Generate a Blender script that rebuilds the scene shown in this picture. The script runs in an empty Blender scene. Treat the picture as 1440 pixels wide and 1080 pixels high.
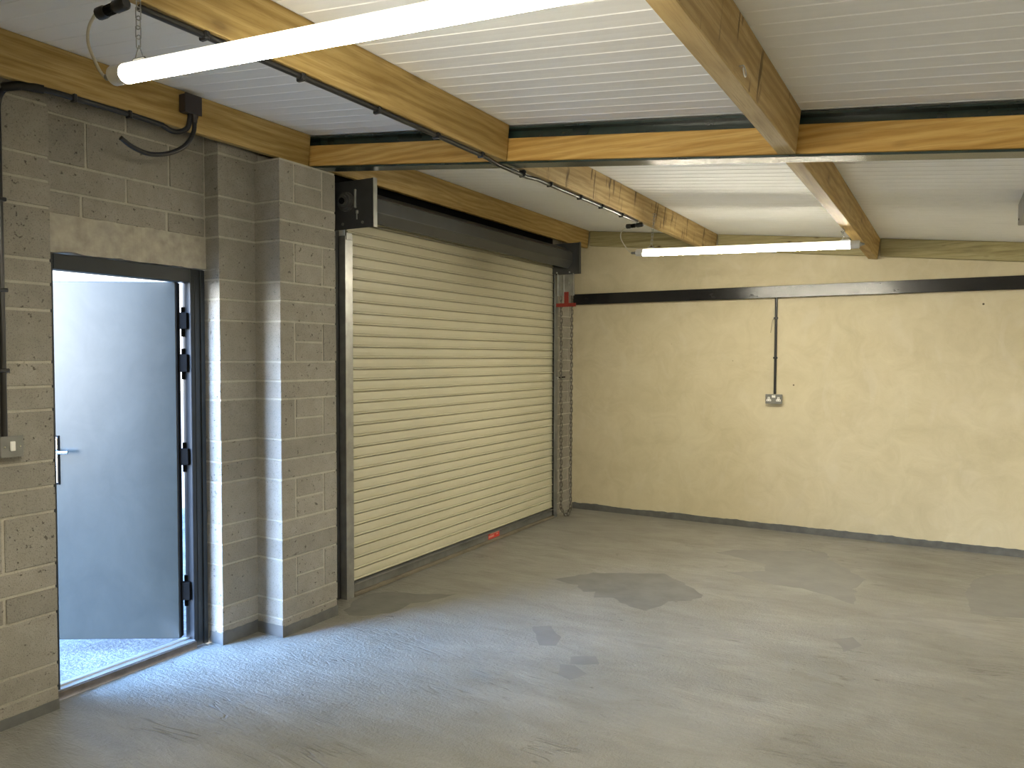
import bpy, bmesh, math, random
from mathutils import Vector, Matrix, noise
random.seed(7)
SKY_LO, SKY_HI = 2.6, 67.0
scn = bpy.context.scene
COL = scn.collection
V = Vector

# ------------------------------------------------------------------ camera
CAM_H = 1.56
yaw, pitch, roll = math.radians(29.9), math.radians(-2.0), math.radians(0.14)
fw = V((-math.sin(yaw)*math.cos(pitch), math.cos(yaw)*math.cos(pitch), math.sin(pitch)))
rt = V((math.cos(yaw), math.sin(yaw), 0)); up = rt.cross(fw)
rt, up = rt*math.cos(roll)+up*math.sin(roll), up*math.cos(roll)-rt*math.sin(roll)
cd = bpy.data.cameras.new('camera'); cam = bpy.data.objects.new('camera', cd); COL.objects.link(cam)
cd.sensor_width = 36; cd.lens = 36*1080/1440; cd.clip_start = 0.02
M = Matrix((( rt.x, up.x, -fw.x, 0), (rt.y, up.y, -fw.y, 0), (rt.z, up.z, -fw.z, CAM_H), (0, 0, 0, 1)))
cam.matrix_world = M
scn.camera = cam

# ------------------------------------------------------------------ object helpers
def tag(o, label=None, cat=None, group=None, kind=None):
    if label: o['label'] = label
    if cat: o['category'] = cat
    if group: o['group'] = group
    if kind: o['kind'] = kind
    return o

def thing(name, loc, label, cat, group=None, kind=None):
    o = bpy.data.objects.new(name, None); o.empty_display_size = 0.1
    o.location = loc; COL.objects.link(o)
    return tag(o, label, cat, group, kind)

def origin_of(o):
    v = V((0, 0, 0))
    while o is not None:
        v += V(o.location); o = o.parent
    return v

def obj(name, bm, mats, parent=None, smooth=False, origin=None):
    """link bm (world coordinates) as ONE mesh object"""
    if not isinstance(mats, (list, tuple)): mats = [mats]
    base = origin_of(parent) if parent is not None else V((0, 0, 0))
    loc = V(origin) if origin is not None else base
    bmesh.ops.translate(bm, verts=bm.verts[:], vec=-loc)
    bmesh.ops.recalc_face_normals(bm, faces=bm.faces[:])
    if smooth:
        for f in bm.faces: f.smooth = True
        for e in bm.edges:
            if len(e.link_faces) == 2 and e.calc_face_angle(0) > math.radians(40): e.smooth = False
    me = bpy.data.meshes.new(name); bm.to_mesh(me); bm.free()
    for m in mats: me.materials.append(m)
    o = bpy.data.objects.new(name, me); COL.objects.link(o)
    o.location = loc - base
    if parent is not None: o.parent = parent
    return o

def add_hexa(bm, pts, mi=0, bev=0.0, seg=1):
    """8 points: bottom loop 0-3, top loop 4-7"""
    vs = [bm.verts.new(p) for p in pts]
    F = [(3,2,1,0),(4,5,6,7),(0,1,5,4),(1,2,6,5),(2,3,7,6),(3,0,4,7)]
    fs = [bm.faces.new([vs[i] for i in f]) for f in F]
    for f in fs: f.material_index = mi
    if bev > 0:
        es = list({e for f in fs for e in f.edges})
        r = bmesh.ops.bevel(bm, geom=es, offset=bev, segments=seg, affect='EDGES', profile=0.7, clamp_overlap=True)
        for f in r['faces']: f.material_index = mi
    return vs

def add_box(bm, x0, x1, y0, y1, z0, z1, mi=0, bev=0.0, seg=1):
    return add_hexa(bm, [(x0,y0,z0),(x1,y0,z0),(x1,y1,z0),(x0,y1,z0),(x0,y0,z1),(x1,y0,z1),(x1,y1,z1),(x0,y1,z1)], mi, bev, seg)

def box(x0, x1, y0, y1, z0, z1, bev=0.0, seg=1):
    bm = bmesh.new(); add_box(bm, x0, x1, y0, y1, z0, z1, 0, bev, seg); return bm

def frame_of(d, ref=None):
    d = d.normalized()
    a = V((0, 0, 1)) if abs(d.z) < 0.95 else V((1, 0, 0))
    if ref is not None: a = ref
    u = (a - d*a.dot(d)).normalized()
    return u, d.cross(u)

def add_tube(bm, pts, r, n=10, caps=True, mi=0, closed=False):
    pts = [V(p) for p in pts]; N = len(pts)
    rings = []; u = None
    for i, p in enumerate(pts):
        if closed: d = pts[(i+1) % N]-pts[i-1]
        elif i == 0: d = pts[1]-pts[0]
        elif i == N-1: d = pts[-1]-pts[-2]
        else: d = (pts[i+1]-pts[i]).normalized()+(pts[i]-pts[i-1]).normalized()
        u, w = frame_of(d, u)
        rr = r[i] if isinstance(r, (list, tuple)) else r
        rings.append([bm.verts.new(p+u*math.cos(2*math.pi*k/n)*rr+w*math.sin(2*math.pi*k/n)*rr) for k in range(n)])
    for i in range(N if closed else N-1):
        a, b = rings[i], rings[(i+1) % N]
        for k in range(n):
            f = bm.faces.new((a[k], a[(k+1) % n], b[(k+1) % n], b[k])); f.material_index = mi
    if caps and not closed:
        bm.faces.new(rings[0][::-1]).material_index = mi; bm.faces.new(rings[-1]).material_index = mi

def tube(pts, r, n=10):
    bm = bmesh.new(); add_tube(bm, pts, r, n); return bm

def smooth_path(pts, sub=8):
    """Catmull-Rom through the points"""
    P = [V(p) for p in pts]; P = [2*P[0]-P[1]]+P+[2*P[-1]-P[-2]]; out = []
    for i in range(1, len(P)-2):
        for s in range(sub):
            t = s/sub; a, b, c, d = P[i-1], P[i], P[i+1], P[i+2]
            out.append(0.5*((2*b)+(c-a)*t+(2*a-5*b+4*c-d)*t*t+(3*b-a-3*c+d)*t**3))
    out.append(P[-2]); return out

def add_prism(bm, prof, fn0, fn1, mi=0, caps=True):
    """extrude the 2D profile between two mappings"""
    a = [bm.verts.new(fn0(p)) for p in prof]; b = [bm.verts.new(fn1(p)) for p in prof]
    n = len(prof)
    for i in range(n):
        bm.faces.new((a[i], a[(i+1) % n], b[(i+1) % n], b[i])).material_index = mi
    if caps:
        bm.faces.new(a[::-1]).material_index = mi; bm.faces.new(b).material_index = mi

def add_link(bm, c, axis, side, L, w, r, n=6, seg=12):
    """an oval chain link: centre, long axis, wide axis"""
    axis = V(axis).normalized(); side = V(side); side = (side-axis*side.dot(axis)).normalized()
    pts = []
    for k in range(seg):
        a = 2*math.pi*k/seg
        cs, sn = math.cos(a), math.sin(a)
        pts.append(V(c)+axis*((L/2-w/2)*(1 if cs >= 0 else -1)*(1 if abs(cs) > 0.05 else 0)+cs*w/2)+side*sn*w/2)
    add_tube(bm, pts, r, n, closed=True)

def add_chain(bm, p0, p1, pitch, w, r, sag=0.0, n=5, seg=10):
    p0, p1 = V(p0), V(p1); N = max(1, int(round((p1-p0).length/pitch)))
    d = p1-p0; u, v = frame_of(d)
    for i in range(N):
        t = (i+0.5)/N
        s = u if i % 2 == 0 else v
        s = (s+0.35*(v if i % 2 == 0 else u)).normalized()
        j = V((random.uniform(-1,1), random.uniform(-1,1), 0))*w*0.12
        add_link(bm, p0+d*t+j, d, s, d.length/N*1.42, w, r, n, seg)

# ------------------------------------------------------------------ material helpers
class NT:
    def __init__(s, name):
        s.m = bpy.data.materials.new(name); s.m.use_nodes = True
        s.t = s.m.node_tree; s.t.nodes.clear()
        s.out = s.t.nodes.new('ShaderNodeOutputMaterial'); s.b = s.t.nodes.new('ShaderNodeBsdfPrincipled')
        s.t.links.new(s.b.outputs[0], s.out.inputs[0])
        g = s.t.nodes.new('ShaderNodeNewGeometry'); s.pos = g.outputs['Position']
    def put(s, inp, val):
        i = s.b.inputs[inp] if isinstance(inp, str) else inp
        if hasattr(val, 'is_output'): s.t.links.new(val, i)
        elif isinstance(val, (tuple, list)) and len(val) == 3 and i.type == 'RGBA': i.default_value = (*val, 1)
        else: i.default_value = val
    def node(s, typ, ins=None, **kw):
        n = s.t.nodes.new(typ)
        for k, v in kw.items(): setattr(n, k, v)
        for k, v in (ins or {}).items(): s.put(n.inputs[k], v)
        return n
    def map(s, scale=(1,1,1), loc=(0,0,0), rot=(0,0,0), src=None):
        return s.node('ShaderNodeMapping', {'Vector': src or s.pos, 'Scale': V(scale), 'Location': V(loc), 'Rotation': V(rot)}).outputs[0]
    def noise(s, scale, detail=4, rough=0.55, vec=None, dist=0.0):
        return s.node('ShaderNodeTexNoise', {'Vector': vec or s.pos, 'Scale': scale, 'Detail': detail, 'Roughness': rough, 'Distortion': dist}).outputs['Fac']
    def voro(s, scale, vec=None, feature='F1', rnd=1.0):
        return s.node('ShaderNodeTexVoronoi', {'Vector': vec or s.pos, 'Scale': scale, 'Randomness': rnd}, feature=feature).outputs['Distance']
    def ramp(s, fac, stops, interp='LINEAR'):
        n = s.node('ShaderNodeValToRGB', {'Fac': fac}); cr = n.color_ramp; cr.interpolation = interp
        while len(cr.elements) < len(stops): cr.elements.new(0.5)
        for e, (p, c) in zip(cr.elements, stops):
            e.position = p; e.color = (*c, 1) if isinstance(c, (tuple, list)) else (c, c, c, 1)
        return n.outputs[0]
    def mix(s, fac, a, b, mode='MIX'):
        n = s.node('ShaderNodeMix', data_type='RGBA', blend_type=mode)
        s.put(n.inputs[0], fac)
        for i, val in ((6, a), (7, b)): s.put(n.inputs[i], val)
        return n.outputs[2]
    def math(s, op, a, b=0.0, clamp=False):
        n = s.node('ShaderNodeMath', operation=op, use_clamp=clamp); s.put(n.inputs[0], a); s.put(n.inputs[1], b); return n.outputs[0]
    def bump(s, h, strength=0.3, dist=0.01, normal=None):
        n = s.node('ShaderNodeBump', {'Height': h, 'Strength': strength, 'Distance': dist})
        if normal is not None: s.t.links.new(normal, n.inputs['Normal'])
        return n.outputs[0]

def simple(name, col, rough=0.5, metal=0.0, spec=0.5, var=0.08, nscale=8, bump=0.0, bscale=60):
    m = NT(name)
    n = m.noise(nscale, 4)
    c0 = tuple(c*(1-var) for c in col); c1 = tuple(min(1, c*(1+var)) for c in col)
    m.put('Base Color', m.ramp(n, [(0.3, c0), (0.7, c1)]))
    m.put('Roughness', rough); m.put('Metallic', metal); m.put('Specular IOR Level', spec)
    if bump > 0: m.put('Normal', m.bump(m.noise(bscale, 3), bump, 0.002))
    return m.m

def mat_block(name, c_lo, c_hi, pit=1.0):
    m = NT(name)
    big = m.noise(2.2, 3); mid = m.noise(14, 4); fine = m.noise(170, 3, 0.7)
    f = m.math('ADD', m.math('MULTIPLY', big, 0.55), m.math('MULTIPLY', mid, 0.45))
    col = m.ramp(f, [(0.33, c_lo), (0.66, c_hi)])
    isl = [n for n in m.t.nodes if n.type == 'NEW_GEOMETRY'][0].outputs['Random Per Island']
    col = m.mix(m.ramp(isl, [(0.0, 0.36), (0.75, 0.0)]), col, tuple(c*0.62 for c in c_lo)) if pit > 0.5 else col
    col = m.mix(m.math('MULTIPLY', m.ramp(fine, [(0.32, 1.0), (0.46, 0.0)]), 0.65*pit), col, (0.10, 0.092, 0.078))
    pn = m.noise(48, 2, 0.6); pits = m.ramp(pn, [(0.27, 1.0), (0.34, 0.0)])
    col = m.mix(m.math('MULTIPLY', pits, 0.7*pit), col, (0.07, 0.062, 0.05))
    m.put('Base Color', col); m.put('Roughness', 0.85); m.put('Specular IOR Level', 0.25)
    h = m.math('SUBTRACT', m.math('ADD', m.math('MULTIPLY', fine, 0.5), m.math('MULTIPLY', mid, 0.8)), m.math('MULTIPLY', pits, 0.9*pit))
    m.put('Normal', m.bump(h, 0.95, 0.006))
    return m.m

def mat_plaster():
    m = NT('painted_plaster')
    a = m.noise(1.1, 4, 0.6, m.map((1, 1, 1.3)), 0.6); b = m.noise(4.5, 5, 0.65, None, 1.2)
    f = m.math('ADD', m.math('MULTIPLY', a, 0.5), m.math('MULTIPLY', b, 0.5))
    col = m.ramp(f, [(0.30, (0.49, 0.43, 0.285)), (0.5, (0.57, 0.505, 0.345)), (0.68, (0.63, 0.565, 0.40))])
    sw = m.noise(2.6, 3, 0.5, m.map((1.4, 1, 0.7), rot=(0, 0.5, 0)), 2.0)
    col = m.mix(m.ramp(sw, [(0.56, 0.0), (0.70, 0.22)]), col, (0.66, 0.61, 0.50))
    vo = m.voro(2.6); pits = m.ramp(vo, [(0.016, 1.0), (0.026, 0.0)])
    col = m.mix(pits, col, (0.06, 0.045, 0.03))
    m.put('Base Color', col); m.put('Roughness', 0.62); m.put('Specular IOR Level', 0.3)
    h = m.math('ADD', m.math('MULTIPLY', b, 0.8), m.math('MULTIPLY', m.noise(38, 4), 0.25))
    m.put('Normal', m.bump(h, 0.30, 0.012))
    return m.m

def mat_floor():
    m = NT('painted_concrete_floor')
    a = m.noise(0.9, 4, 0.6, None, 0.5); b = m.noise(5, 5, 0.65, m.map((0.55, 1.5, 1)), 0.8)
    f = m.math('ADD', m.math('MULTIPLY', a, 0.5), m.math('MULTIPLY', b, 0.5))
    col = m.ramp(f, [(0.34, (0.172, 0.164, 0.138)), (0.52, (0.232, 0.225, 0.199)), (0.66, (0.290, 0.282, 0.256))])
    st = m.noise(9, 5, 0.7, m.map((0.35, 2.6, 1)), 1.5)
    col = m.mix(m.ramp(st, [(0.60, 0.0), (0.72, 0.35)]), col, (0.34, 0.315, 0.27))
    dk = m.noise(23, 3, 0.6, m.map((0.5, 1.3, 1))); dm = m.ramp(dk, [(0.255, 0.8), (0.315, 0.0)])
    col = m.mix(dm, col, (0.06, 0.05, 0.04))
    m.put('Base Color', col)
    rz = m.noise(2.0, 3, 0.6, m.map((0.6, 1.4, 1)))
    m.put('Roughness', m.ramp(rz, [(0.35, 0.50), (0.65, 0.33)])); m.put('Specular IOR Level', 0.5)
    br = m.noise(24, 4, 0.6, m.map((0.45, 1.6, 1), rot=(0, 0, 0.35)), 1.0); gr = m.noise(62, 3, 0.65)
    agg = m.noise(1.3, 2, 0.5, m.map((0.5, 1.2, 1), (3.1, 0.4, 0))); aggm = m.ramp(agg, [(0.38, 0.35), (0.62, 1.0)])
    h = m.math('ADD', m.math('MULTIPLY', br, 0.8), m.math('MULTIPLY', m.math('MULTIPLY', gr, aggm), 0.9))
    # old scrape lines running across the slab
    cr = m.noise(2.2, 4, 0.65, m.map((0.25, 1.5, 1), (0, 0.7, 0), (0, 0, 0.30)), 0.8)
    line = m.ramp(m.math('ABSOLUTE', m.math('SUBTRACT', cr, 0.5)), [(0.0, 1.0), (0.010, 0.0)])
    keep = m.ramp(m.noise(3.1, 2), [(0.52, 0.0), (0.62, 1.0)])
    line = m.math('MULTIPLY', line, keep)
    col = m.mix(m.math('MULTIPLY', line, 0.55), col, (0.10, 0.09, 0.075))
    m.put('Base Color', col)
    h = m.math('SUBTRACT', h, m.math('ADD', m.math('MULTIPLY', dm, 0.5), m.math('MULTIPLY', line, 0.6)))
    m.put('Normal', m.bump(h, 0.85, 0.011))
    return m.m

def mat_patch(nm='fresh_grey_floor_paint', c0=(0.125, 0.124, 0.115), c1=(0.165, 0.163, 0.150)):
    m = NT(nm)
    a = m.noise(6, 4, 0.6)
    m.put('Base Color', m.ramp(a, [(0.35, c0), (0.65, c1)]))
    m.put('Roughness', 0.45)
    m.put('Normal', m.bump(m.noise(30, 4, 0.6, m.map((0.5, 1.5, 1))), 0.35, 0.004))
    return m.m

def mat_wood(name, axis, c_dark, c_mid, c_light, knots=1.0, saw=0.0, ks=1.0, wave=0.14):
    m = NT(name)
    oi = m.node('ShaderNodeObjectInfo')
    off = m.node('ShaderNodeVectorMath', {0: (7.3, 3.1, 5.7)}, operation='SCALE'); m.put(off.inputs['Scale'], oi.outputs['Random'])
    p = m.node('ShaderNodeVectorMath', {0: m.pos, 1: off.outputs[0]}, operation='ADD').outputs[0]
    long_s = (0.9, 14, 14) if axis == 'x' else (14, 0.9, 14)
    kn_s = (3.4, 14, 14) if axis == 'x' else (14, 3.4, 14)
    warp = m.noise(1.6, 2, 0.5, p)
    g = m.noise(1.0, 6, 0.62, m.map(long_s, src=p), 1.1)
    w = m.node('ShaderNodeTexWave', {'Vector': m.map((0.22, 1, 1) if axis == 'x' else (1, 0.22, 1), src=p), 'Scale': 9.0, 'Distortion': 9.0, 'Detail': 2.0, 'Detail Scale': 0.7},
               wave_type='BANDS', bands_direction='Z').outputs['Fac']
    f = m.math('ADD', m.math('MULTIPLY', g, 1-wave), m.math('MULTIPLY', w, wave))
    col = m.ramp(f, [(0.33, c_dark), (0.48, c_mid), (0.64, c_light)])
    col = m.mix(m.ramp(warp, [(0.4, 0.0), (0.65, 0.25)]), col, c_dark)
    kv = m.voro(ks, m.map((2.4, 0, 5.6) if axis == 'x' else (0, 2.4, 5.6), src=p), rnd=1.0)
    km = m.ramp(kv, [(0.05, 1.0), (0.085, 0.55), (0.19, 0.0)])
    col = m.mix(m.math('MULTIPLY', km, 0.8*knots), col, (0.085, 0.045, 0.018))
    fine = m.noise(1.0, 3, 0.7, m.map((5, 160, 160) if axis == 'x' else (160, 5, 160), src=p))
    col = m.mix(m.ramp(fine, [(0.36, 0.55), (0.5, 0.0)]), col, c_dark)
    h = m.math('ADD', f, m.math('MULTIPLY', fine, 0.6))
    if saw > 0:
        s1 = m.noise(1.0, 3, 0.6, m.map((3, 22, 3.0), src=p), 0.6)
        s2 = m.noise(1.0, 2, 0.6, m.map((2, 7, 5), src=p))
        side = m.node('ShaderNodeSeparateXYZ', {0: [n for n in m.t.nodes if n.type == 'NEW_GEOMETRY'][0].outputs['Normal']}).outputs[0]
        side = m.ramp(m.math('ABSOLUTE', side), [(0.6, 0.0), (0.8, 1.0)])
        sm = m.math('MULTIPLY', side, m.ramp(s1, [(0.56, 0.0), (0.63, 1.0)]))
        sm = m.math('MULTIPLY', sm, m.ramp(s2, [(0.46, 0.0), (0.56, 1.0)]))
        col = m.mix(m.math('MULTIPLY', sm, saw), col, (0.09, 0.055, 0.02))
        h = m.math('SUBTRACT', h, m.math('MULTIPLY', sm, 0.8))
    m.put('Base Color', col); m.put('Roughness', 0.6); m.put('Specular IOR Level', 0.3)
    m.put('Normal', m.bump(h, 0.25, 0.003))
    return m.m

def mat_leaf():
    m = NT('grey_painted_steel_leaf')
    a = m.noise(3.0, 4, 0.6, None, 1.5); b = m.noise(9, 5, 0.7, m.map((1, 1, 0.5)), 1.0)
    f = m.math('ADD', m.math('MULTIPLY', a, 0.6), m.math('MULTIPLY', b, 0.4))
    m.put('Base Color', m.ramp(f, [(0.30, (0.026, 0.030, 0.028)), (0.7, (0.036, 0.040, 0.036))]))
    m.put('Roughness', m.ramp(f, [(0.25, 0.27), (0.75, 0.24)])); m.put('Specular IOR Level', 0.34)
    m.put('Normal', m.bump(m.noise(3, 2), 0.05, 0.01))
    return m.m

def mat_emit(name, col, strength):
    m = bpy.data.materials.new(name); m.use_nodes = True; t = m.node_tree; t.nodes.clear()
    o = t.nodes.new('ShaderNodeOutputMaterial'); e = t.nodes.new('ShaderNodeEmission')
    e.inputs[0].default_value = (*col, 1); e.inputs[1].default_value = strength
    t.links.new(e.outputs[0], o.inputs[0]); return m

def mat_trunk():
    m = NT('black_trunking_plastic')
    s = m.noise(14, 4, 0.7, m.map((1, 1, 2)))
    m.put('Base Color', m.ramp(s, [(0.3, (0.008, 0.008, 0.009)), (0.7, (0.014, 0.014, 0.015))]))
    m.put('Roughness', m.ramp(s, [(0.35, 0.25), (0.62, 0.20), (0.72, 0.34)])); m.put('Specular IOR Level', 0.5)
    return m.m

def mat_ground():
    m = NT('outdoor_concrete_ground')
    a = m.noise(3, 5, 0.7); b = m.noise(45, 4, 0.7)
    f = m.math('ADD', m.math('MULTIPLY', a, 0.4), m.math('MULTIPLY', b, 0.6))
    m.put('Base Color', m.ramp(f, [(0.36, (0.045, 0.047, 0.05)), (0.5, (0.11, 0.114, 0.118)), (0.64, (0.24, 0.245, 0.25))]))
    m.put('Roughness', 0.7); m.put('Normal', m.bump(b, 0.8, 0.012))
    return m.m

BLOCK = mat_block('painted_concrete_block', (0.255, 0.240, 0.205), (0.345, 0.325, 0.282))
MORTAR = mat_block('painted_mortar', (0.36, 0.335, 0.275), (0.46, 0.43, 0.365), 0.35)
PLASTER = mat_plaster(); FLOOR = mat_floor(); PATCH = mat_patch(); PATCH2 = mat_patch('faded_grey_floor_paint', (0.170, 0.168, 0.158), (0.205, 0.202, 0.188))
SKIRT = simple('grey_skirting_paint', (0.108, 0.110, 0.105), 0.5, var=0.22, nscale=14, bump=0.4, bscale=50)
W_PUR = mat_wood('treated_timber_purlin', 'y', (0.26, 0.165, 0.048), (0.385, 0.262, 0.090), (0.48, 0.345, 0.140), 0.8)
W_SAW = mat_wood('rough_sawn_timber_purlin', 'y', (0.29, 0.195, 0.075), (0.42, 0.30, 0.130), (0.52, 0.39, 0.19), 0.6, 0.9)
W_NOG = mat_wood('planed_pine_noggin', 'x', (0.37, 0.205, 0.050), (0.52, 0.315, 0.085), (0.62, 0.405, 0.135), 1.0, ks=1.5, wave=0.18)
W_LED = mat_wood('green_treated_timber', 'x', (0.20, 0.165, 0.075), (0.31, 0.265, 0.13), (0.39, 0.345, 0.19), 1.2, ks=2.3, wave=0.05)
CEIL = simple('white_liner_panel', (0.885, 0.89, 0.89), 0.62, spec=0.25, var=0.02, nscale=2)
STEEL = simple('green_black_painted_steel', (0.016, 0.030, 0.025), 0.26, spec=0.7, var=0.35, nscale=7, bump=0.05, bscale=20)
GALV = simple('galvanised_steel', (0.34, 0.345, 0.33), 0.38, metal=0.75, var=0.18, nscale=12)
GALV_D = simple('dull_galvanised_steel', (0.20, 0.205, 0.20), 0.48, metal=0.55, var=0.2, nscale=10)
PLATE = simple('dark_grey_steel_plate', (0.062, 0.064, 0.066), 0.42, metal=0.3, var=0.15)
BEAR = simple('worn_bearing_steel', (0.12, 0.118, 0.112), 0.40, metal=0.4, var=0.25, nscale=30)
HOOD = simple('charcoal_hood_metal', (0.060, 0.062, 0.062), 0.36, spec=0.5, var=0.1)
SLAT = simple('grey_beige_slat_metal', (0.52, 0.495, 0.365), 0.42, spec=0.4, var=0.035, nscale=3)
BLACK = simple('black_plastic', (0.010, 0.010, 0.011), 0.30, spec=0.5, var=0.2)
BLACKM = simple('matt_black', (0.004, 0.004, 0.004), 0.85, spec=0.12, var=0.2)
DKBOX = simple('dark_brown_black_plastic', (0.028, 0.021, 0.020), 0.45, var=0.15)
TRUNK = mat_trunk()
FRAME = simple('dark_grey_frame_paint', (0.016, 0.020, 0.024), 0.38, spec=0.4, var=0.15)
ALU = simple('aluminium', (0.62, 0.63, 0.64), 0.30, metal=0.8, var=0.08)
CHROME = simple('chrome', (0.75, 0.76, 0.78), 0.15, metal=1.0, var=0.02)
WHITE = simple('white_plastic', (0.75, 0.74, 0.71), 0.4, var=0.02)
CAPMAT = simple('translucent_white_cap', (0.66, 0.64, 0.60), 0.35, var=0.03)
CABLE = simple('white_flex_cable', (0.55, 0.52, 0.43), 0.5, var=0.05)
METALCLAD = simple('grey_metalclad_box', (0.17, 0.17, 0.155), 0.42, spec=0.5, var=0.12, nscale=20)
CHAIN = simple('dull_steel_chain', (0.16, 0.15, 0.13), 0.32, metal=0.8, var=0.3, nscale=90)
RED = simple('red_painted_steel', (0.23, 0.022, 0.014), 0.5, var=0.15)
STICK = simple('red_sticker', (0.62, 0.045, 0.030), 0.4, var=0.1, nscale=40)
STICKP = simple('pale_sticker_print', (0.72, 0.30, 0.24), 0.4, var=0.1, nscale=60)
RUBBER = simple('weather_strip_rubber', (0.16, 0.14, 0.10), 0.7, var=0.2)
SILL = simple('brown_stained_sill', (0.085, 0.072, 0.062), 0.6, var=0.3, nscale=25)
LEAF = mat_leaf(); GROUND = mat_ground()
LITBOX = simple('pale_grey_sheet_metal', (0.36, 0.355, 0.335), 0.5, var=0.06)
LINTEL = simple('flaking_painted_lintel', (0.36, 0.333, 0.275), 0.85, var=0.22, nscale=16, bump=0.7, bscale=40)
OUTWALL = simple('outdoor_render', (0.40, 0.41, 0.41), 0.9, var=0.08)

# ------------------------------------------------------------------ roof geometry
A0, SL = 2.5035, -0.1025
th = math.atan(-SL)
def zc(x): return A0+SL*x
E1 = V((math.cos(th), 0, -math.sin(th))); E2 = V((-math.sin(th), 0, -math.cos(th)))
XR, XL, YF, YB = 4.6, -3.6, -2.0, 7.17

# ------------------------------------------------------------------ setting: floor
bm = bmesh.new()
f = bm.faces.new([bm.verts.new(p) for p in ((-3.48, YF-0.1, 0), (XR+0.1, YF-0.1, 0), (XR+0.1, YB+0.1, 0), (-3.48, YB+0.1, 0))])
def ragged(poly, amp=0.012, step=0.05, seed=0):
    out = []; n = len(poly); rnd = random.Random(seed)
    for i in range(n):
        a, b = V((*poly[i], 0)), V((*poly[(i+1) % n], 0)); k = max(1, int((b-a).length/step))
        for s in range(k):
            p = a.lerp(b, s/k); out.append((p.x+rnd.uniform(-amp, amp)*1.5, p.y+rnd.uniform(-amp, amp), 0.0008))
    return out
patches = [
 [(-2.41,4.78),(-2.30,4.98),(-2.23,5.07),(-2.0,5.20),(-1.78,5.31),(-1.55,5.12),(-1.39,4.95),(-1.43,4.79),(-1.56,4.72),(-1.58,4.60),(-1.62,4.47),(-1.77,4.52),(-1.9,4.60),(-2.0,4.55),(-2.05,4.66),(-2.12,4.62),(-2.22,4.74)],
 [(-1.62,6.11),(-1.51,6.28),(-1.2,6.42),(-0.87,6.57),(-0.80,6.30),(-0.66,6.12),(-0.51,5.89),(-0.55,5.60),(-0.52,5.25),(-0.70,5.36),(-0.85,5.44),(-1.04,5.44),(-1.41,5.57),(-1.30,5.66),(-1.16,5.76),(-1.2,5.95)],
 [(-3.19,3.50),(-3.30,3.70),(-3.31,3.90),(-3.20,3.99),(-3.05,4.02),(-2.82,4.15),(-2.86,3.98),(-2.95,3.85),(-2.93,3.68),(-3.05,3.52),(-3.14,3.49)],
 [(-2.08,3.87),(-2.0,3.94),(-1.88,3.81),(-1.84,3.68),(-1.92,3.63)],
 [(-1.655,3.50),(-1.70,3.585),(-1.6,3.645),(-1.54,3.57),(-1.60,3.52)],
 [(-1.66,3.34),(-1.715,3.46),(-1.62,3.485),(-1.55,3.42),(-1.58,3.32)],
 [(0.15,6.28),(0.30,6.52),(0.47,6.61),(0.75,6.3),(0.70,5.7),(0.39,5.48),(0.12,5.42),(0.10,5.9)],
 [(-0.55,4.55),(-0.46,4.63),(-0.39,4.52),(-0.47,4.37)],
]
for i, pl in enumerate(patches):
    g = bm.faces.new([bm.verts.new(p) for p in ragged(pl, 0.008 if i > 2 else 0.012, 0.05, i)]); g.material_index = 1 if i in (0, 2) else 2
o = obj('floor', bm, [FLOOR, PATCH, PATCH2]); o['kind'] = 'structure'

# ------------------------------------------------------------------ setting: ceiling (ribbed liner panels running down the slope)
bm = bmesh.new()
prof = []; y = YF-0.1
while y < YB+0.1:
    prof += [(y, 0.0), (y+0.044, 0.0008), (y+0.088, 0.0), (y+0.091, 0.0022), (y+0.096, 0.0022)]; y += 0.1
a = [bm.verts.new((XL-0.2, p, zc(XL-0.2)+q)) for p, q in prof]; b = [bm.verts.new((XR+0.2, p, zc(XR+0.2)+q)) for p, q in prof]
for i in range(len(prof)-1): bm.faces.new((a[i], a[i+1], b[i+1], b[i]))
# top skin so that no daylight comes through
t = 0.06
add_hexa(bm, [(XL-0.2, YF-0.1, zc(XL-0.2)+0.02), (XR+0.2, YF-0.1, zc(XR+0.2)+0.02), (XR+0.2, YB+0.1, zc(XR+0.2)+0.02), (XL-0.2, YB+0.1, zc(XL-0.2)+0.02),
              (XL-0.2, YF-0.1, zc(XL-0.2)+t), (XR+0.2, YF-0.1, zc(XR+0.2)+t), (XR+0.2, YB+0.1, zc(XR+0.2)+t), (XL-0.2, YB+0.1, zc(XL-0.2)+t)])
o = obj('ceiling', bm, CEIL); o['kind'] = 'structure'

# ------------------------------------------------------------------ setting: left wall of blocks
CR = [0, 0.10, 0.205, 0.432, 0.545, 0.648, 0.879, 0.99, 1.102, 1.325, 1.425, 1.531, 1.754, 1.867, 1.970, 2.196, 2.309, 2.412, 2.637, 2.75, 2.865]
J = 0.0085
def block(bm, x0, x1, y0, y1, z0, z1):
    """one block with slightly uneven faces and knocked edges"""
    bv = random.uniform(0.003, 0.0065); dx = random.uniform(-0.0015, 0.0015)
    nv0 = len(bm.verts)
    add_box(bm, x0+dx, x1+dx, y0, y1, z0, z1, 0, bv, 2)
    bm.verts.ensure_lookup_table()
    for v in bm.verts[nv0:]:
        v.co += V((random.uniform(-1,1), random.uniform(-1,1), random.uniform(-1,1)))*0.0011
bm = bmesh.new()
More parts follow.
